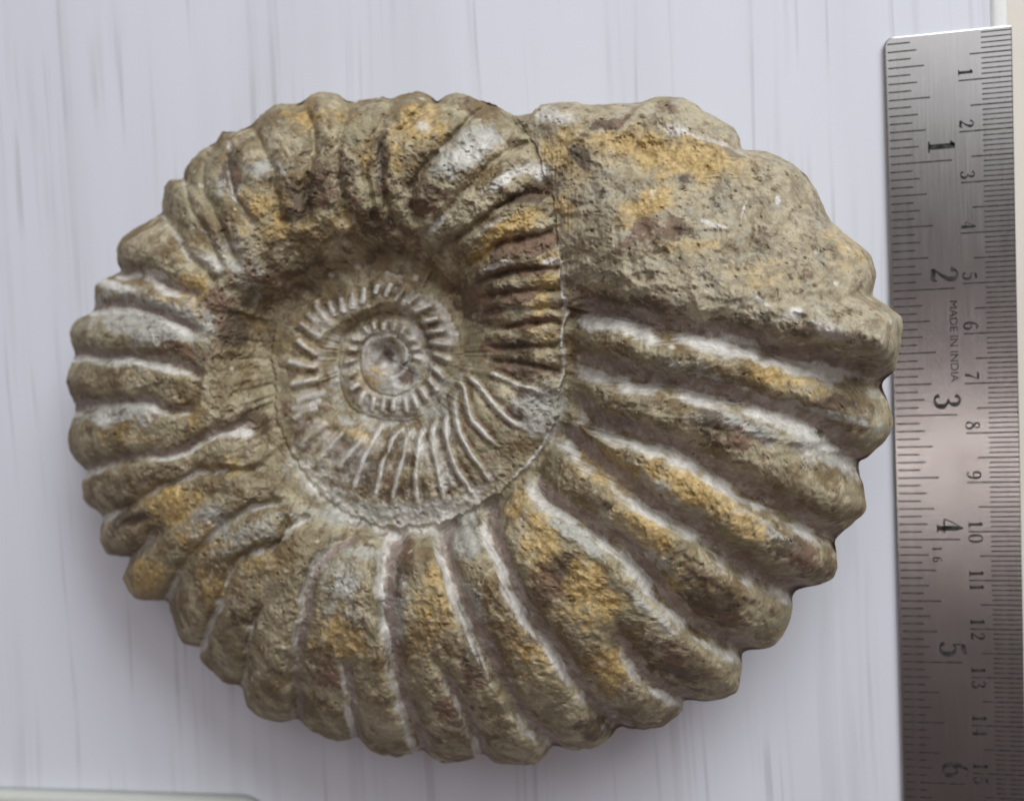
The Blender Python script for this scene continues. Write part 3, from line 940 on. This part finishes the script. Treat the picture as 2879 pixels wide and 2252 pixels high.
# keep the rim of the field inside the outline when sampling
q_in = np.minimum(uu[:, None], 1 - 3.0 / Ra[None])
SX = C0[0] + np.cos(np.radians(aa))[None] * Ra[None] * q_in
SY = C0[1] + np.sin(np.radians(aa))[None] * Ra[None] * q_in
HZ = samp(H, SX, SY)
zrim = samp(zc, PX[-1:], PY[-1:])
rim_w = np.sqrt(np.clip(1 - ((uu[:, None] - (1 - 14 / Ra[None])) / (14 / Ra[None])).clip(0, 1) ** 2, 0, 1))
HZ = np.where(uu[:, None] > 1 - 14 / Ra[None], zrim + (HZ - zrim) * rim_w, HZ)
top = at(PX, PY, HZ)                                         # NR x NA x 3, cm
cen_h = float(samp(H, np.array([C0[0]]), np.array([C0[1]]))[0])
cen = at(C0[0], C0[1], cen_h)
cenxy = cen[:2]
under = []
NU = 46
rim = top[-1]
rad = rim[:, :2] - cenxy
for j in range(1, NU + 1):
    t = j / NU * math.pi / 2
    k = 1 - .62 * (1 - math.cos(t)) - .0 * t
    z = rim[:, 2] * (1 - math.sin(t)) + .02
    under.append(np.concatenate([cenxy + rad * k, z[:, None]], 1))
under = np.array(under)
allv = np.concatenate([top, under])                          # rows x NA x 3
rows = len(allv)
base = np.array([0.0, 0.0, 0.0])
FO = np.array([cenxy[0], cenxy[1], 0.0])
co = np.concatenate([(allv.reshape(-1, 3) - FO) * CM, [(cen - FO) * CM], [[0, 0, .0002]]])
ic, ib = len(co) - 2, len(co) - 1

J = np.arange(NA)
J1 = (J + 1) % NA
I = np.arange(rows - 1)[:, None]
quads = np.stack([I * NA + J, (I + 1) * NA + J, (I + 1) * NA + J1, I * NA + J1], -1)   # rows-1 x NA x 4
quads = quads[..., ::-1]
# vertex normals of the whole closed surface
d1 = np.roll(allv, -1, 1) - np.roll(allv, 1, 1)
d0 = np.gradient(allv, axis=0)
vn = np.cross(d0, d1)
vn /= np.linalg.norm(vn, axis=-1, keepdims=True) + 1e-12
if vn[NR // 2, :, 2].mean() < 0:
    vn = -vn
vn = np.concatenate([vn.reshape(-1, 3), [[0, 0, 1]], [[0, 0, -1]]])

# ---- which part each face belongs to
fPX, fPY = SX[:-1], SY[:-1]
near = lambda F: F[np.clip((fPY / G).round().astype(int), 0, NYg - 1), np.clip((fPX / G).round().astype(int), 0, NXg - 1)]
f_phi, f_s, f_rock, f_ridge = near(phi), near(s), near(rock), near(ridge_id)
order = []
for gi, (pts, *_r) in enumerate(GROOVES):
    q = catmull(pts, 10)
    a_, r_ = polar(q)
    a_ = a_ + 360 * np.round((A0 + 180 - a_.mean()) / 360)
    a_ = np.where(a_ < A0 - 20, a_ + 360, a_)
    rs_ = Rseam(a_)
    s_ = (r_ - rs_) / (Rout(a_) - rs_)
    o_ = np.argsort(s_)
    order.append((s_[o_], a_[o_]))
cnt = np.zeros(f_phi.shape, int)
for k, (s_, a_) in enumerate(order):
    g_at = np.interp(f_s, s_, a_)
    if s_[0] > .12:
        ks = [j for j in range(k) if order[j][0][0] <= .12]
        if ks:
            ps, pa = order[ks[-1]]
            g_at = np.where(f_s < s_[0], a_[0] + np.interp(f_s, ps, pa) - np.interp(s_[0], ps, pa), g_at)
    cnt = np.maximum(cnt, np.where(f_phi > g_at, k + 1, 0))
lab = np.full((rows - 1, NA), 1, int)                         # 1 = outer whorl body
t_lab = np.where(f_phi < A0 + 360, np.where(f_s > .07, 100 + cnt, 1), 2)
t_lab = np.where((f_phi < A0 + 360) & (cnt == 0), 4, t_lab)
t_lab = np.where(f_phi >= A0 + 360, np.where(f_phi > 690, 3, 2), t_lab)
t_lab = np.where((f_ridge >= 0) & (f_phi >= A0 + 360), 300 + f_ridge, t_lab)
lab[:NR - 1] = t_lab
lab[NR - 1:NR + 14] = t_lab[-1][None]


# ------------------------------------------------------------------ stone material
def stone_material():
    m, nt, b = new_mat("weathered_fossil_stone")
    g = NT(nt)
    tc = g.n("ShaderNodeTexCoord").outputs["Object"]
    at_ = g.n("ShaderNodeAttribute", attribute_name="stone")
    sep = g.n("ShaderNodeSeparateColor")
    g.put(sep.inputs[0], at_.outputs["Color"])
    pale, och, drk, gry = sep.outputs[0], sep.outputs[1], sep.outputs[2], at_.outputs["Alpha"]
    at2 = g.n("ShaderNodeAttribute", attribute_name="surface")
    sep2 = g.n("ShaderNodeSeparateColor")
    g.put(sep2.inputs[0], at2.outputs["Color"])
    rk, floor_shade = sep2.outputs[0], sep2.outputs[1]
    n1 = g.noise(tc, 100, 5, 0.62, 0.4)
    n2 = g.noise(tc, 250, 5, 0.68, 0.5)
    n3 = g.noise(tc, 950, 3, 0.65)
    n4 = g.noise(g.mapping(tc, (1, 1, 1), 0.7), 130, 5, 0.70, 0.7)
    sepn = g.n("ShaderNodeTexNoise")
    g.put(sepn.inputs["Vector"], tc)
    sepn.inputs["Scale"].default_value = 290
    sepn.inputs["Detail"].default_value = 5
    sepn.inputs["Roughness"].default_value = 0.70
    spc = g.n("ShaderNodeSeparateColor")
    g.put(spc.inputs[0], sepn.outputs["Color"])
    m1, m2, m3 = spc.outputs[0], spc.outputs[1], spc.outputs[2]
    brown, olive, tan = (0.175, 0.126, 0.066), (0.270, 0.236, 0.150), (0.44, 0.385, 0.265)
    col = g.mix(g.ramp(n1, 0.40, 0.60), brown, olive)
    col = g.mix(g.math('MULTIPLY', g.ramp(n4, 0.46, 0.64), 0.85), col, tan)
    # grey stone
    gm = g.ramp(g.math('ADD', g.math('MULTIPLY', gry, 0.5), m1), 0.60, 0.86)
    col = g.mix(g.math('MULTIPLY', gm, 0.85), col, (0.41, 0.41, 0.37))
    # rock fill of the broken end
    rcol = g.mix(g.ramp(n2, 0.38, 0.60), (0.245, 0.20, 0.128), (0.41, 0.36, 0.25))
    rcol = g.mix(g.math('MULTIPLY', g.ramp(m2, 0.48, 0.64), 0.8), rcol, (0.35, 0.34, 0.285))
    col = g.mix(g.math('MULTIPLY', rk, 0.92), col, rcol)
    # dark shell remains, with shade painted between ribs and on shaded walls
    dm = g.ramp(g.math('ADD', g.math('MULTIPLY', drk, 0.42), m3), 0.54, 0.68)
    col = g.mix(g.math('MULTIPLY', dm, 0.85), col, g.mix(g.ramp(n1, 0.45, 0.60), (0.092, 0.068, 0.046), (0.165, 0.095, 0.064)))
    # ochre crust, patchy
    om = g.ramp(g.math('ADD', g.math('MULTIPLY', g.math('SUBTRACT', och, drk), 0.30), g.math('ADD', g.math('MULTIPLY', m2, 0.6), g.math('MULTIPLY', n2, 0.5))), 0.60, 0.86)
    ocol = g.mix(g.ramp(n3, 0.3, 0.7), (0.37, 0.245, 0.075), (0.56, 0.40, 0.170))
    col = g.mix(g.math('MULTIPLY', om, 0.80), col, ocol)
    # pale scraped stone in the furrows, lit walls and shaded floors painted in
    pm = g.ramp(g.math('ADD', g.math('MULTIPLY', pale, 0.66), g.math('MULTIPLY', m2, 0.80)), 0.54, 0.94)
    fm = g.ramp(g.math('ADD', g.math('MULTIPLY', floor_shade, 0.80), g.math('MULTIPLY', n4, 0.5)), 0.50, 0.90)
    shade_col = g.mix(g.ramp(m1, 0.40, 0.62), (0.25, 0.195, 0.165), (0.38, 0.32, 0.29))  # pinkish grey shade painted on the furrow floors
    col = g.mix(g.math('MULTIPLY', fm, 0.90), col, shade_col)
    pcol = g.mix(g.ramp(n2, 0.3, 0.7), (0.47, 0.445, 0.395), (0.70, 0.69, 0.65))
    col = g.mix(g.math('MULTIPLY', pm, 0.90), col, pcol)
    # small flecks: dark pits and pale grains
    pit = g.math('MULTIPLY', g.ramp(n3, 0.62, 0.72), g.ramp(n2, 0.45, 0.6))
    col = g.mix(g.math('MULTIPLY', pit, 0.6), col, (0.060, 0.045, 0.034))
    vo = g.n("ShaderNodeTexVoronoi")
    g.put(vo.inputs["Vector"], tc)
    vo.inputs["Scale"].default_value = 330
    gr = g.math('SUBTRACT', 1.0, g.ramp(vo.outputs["Distance"], 0.10, 0.30))
    cs = g.n("ShaderNodeSeparateColor")
    g.put(cs.inputs[0], vo.outputs["Color"])
    gr = g.math('MULTIPLY', gr, g.ramp(cs.outputs[0], 0.84, 0.88))
    col = g.mix(g.math('MULTIPLY', gr, 0.55), col, (0.66, 0.61, 0.51))
    # fine grain of tone
    col = g.mix(1.0, col, g.mix(n3, (0.52, 0.52, 0.52), (1.48, 1.47, 1.45)), 'MULTIPLY')
    g.put(b.inputs["Base Color"], col)
    g.put(b.inputs["Roughness"], g.math('ADD', g.math('MULTIPLY', n2, 0.25), 0.56))
    b.inputs["Specular IOR Level"].default_value = 0.34
    hgt = g.math('ADD', g.math('MULTIPLY', n2, 0.6), g.math('MULTIPLY', n3, 0.34))
    g.put(b.inputs["Normal"], g.bump(hgt, 0.30, 0.0010))
    return m


m_stone = stone_material()
attr = np.zeros((len(co), 4), np.float32)
rk_attr = np.zeros((len(co), 4), np.float32)
nt_ = NR * NA
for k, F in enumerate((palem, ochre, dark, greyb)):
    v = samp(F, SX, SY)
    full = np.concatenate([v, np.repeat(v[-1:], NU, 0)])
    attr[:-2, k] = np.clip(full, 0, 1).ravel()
v = samp(np.where(rock, sstep(0, 40, up), 0.0), SX, SY)
rk_attr[:-2, 0] = np.concatenate([v, np.repeat(v[-1:], NU, 0)]).ravel()
v = samp(floor_shadem, SX, SY)
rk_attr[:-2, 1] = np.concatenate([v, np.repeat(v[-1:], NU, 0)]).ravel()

ammonite = empty("ammonite_fossil", tuple(FO * CM + np.array([0, 0, .0001])),
                 "large ribbed spiral ammonite fossil in brown, ochre and grey stone", "fossil")


def part(name, mask, parent, extra=None, label=None):
    f = quads[mask]
    used, inv = np.unique(f, return_inverse=True)
    inv = inv.reshape(f.shape)
    cc, nn_, at4, rkv = co[used], vn[used], attr[used], rk_attr[used]
    me_ = np_mesh(name, cc, inv)
    if extra is not None:
        pass
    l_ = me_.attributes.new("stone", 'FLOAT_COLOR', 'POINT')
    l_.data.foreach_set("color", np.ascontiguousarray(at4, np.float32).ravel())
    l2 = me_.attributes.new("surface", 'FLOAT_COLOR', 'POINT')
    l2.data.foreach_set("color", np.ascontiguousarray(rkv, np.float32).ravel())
    me_.normals_split_custom_set_from_vertices(nn_.astype(np.float32))
    o = link(name, me_, m_stone, parent)
    if label:
        o["label"] = label
    return o


outer_o = part("outer_whorl", lab == 1, ammonite)
inner_o = part("inner_whorl", lab == 2, ammonite)
core_o = part("central_coil", lab == 3, ammonite, label="small blurred grey central coil with a sunken middle")
part("rock_fill", lab == 4, ammonite, label="rough tan and ochre rock filling the broken end of the shell")
for n_ in np.unique(lab[lab >= 100]):
    m_ = lab == n_
    if m_.sum() < 60:
        lab[m_] = 1
        continue
    par = outer_o if n_ < 300 else inner_o if n_ < 300 + len(RIDGES) else core_o
    part("rib", m_, par)
# the little cap at the centre of the spiral
tri = np.stack([np.full(NA, ic), J, J1], 1)
used = np.unique(tri)
remap = {u: i for i, u in enumerate(used)}
cap = np_mesh("coil_tip", co[used], np.vectorize(remap.get)(tri))
l_ = cap.attributes.new("stone", 'FLOAT_COLOR', 'POINT')
l_.data.foreach_set("color", np.ascontiguousarray(np.where(used[:, None] == ic, attr[J[0]][None], attr[used]), np.float32).ravel())
link("coil_tip", cap, m_stone, core_o)
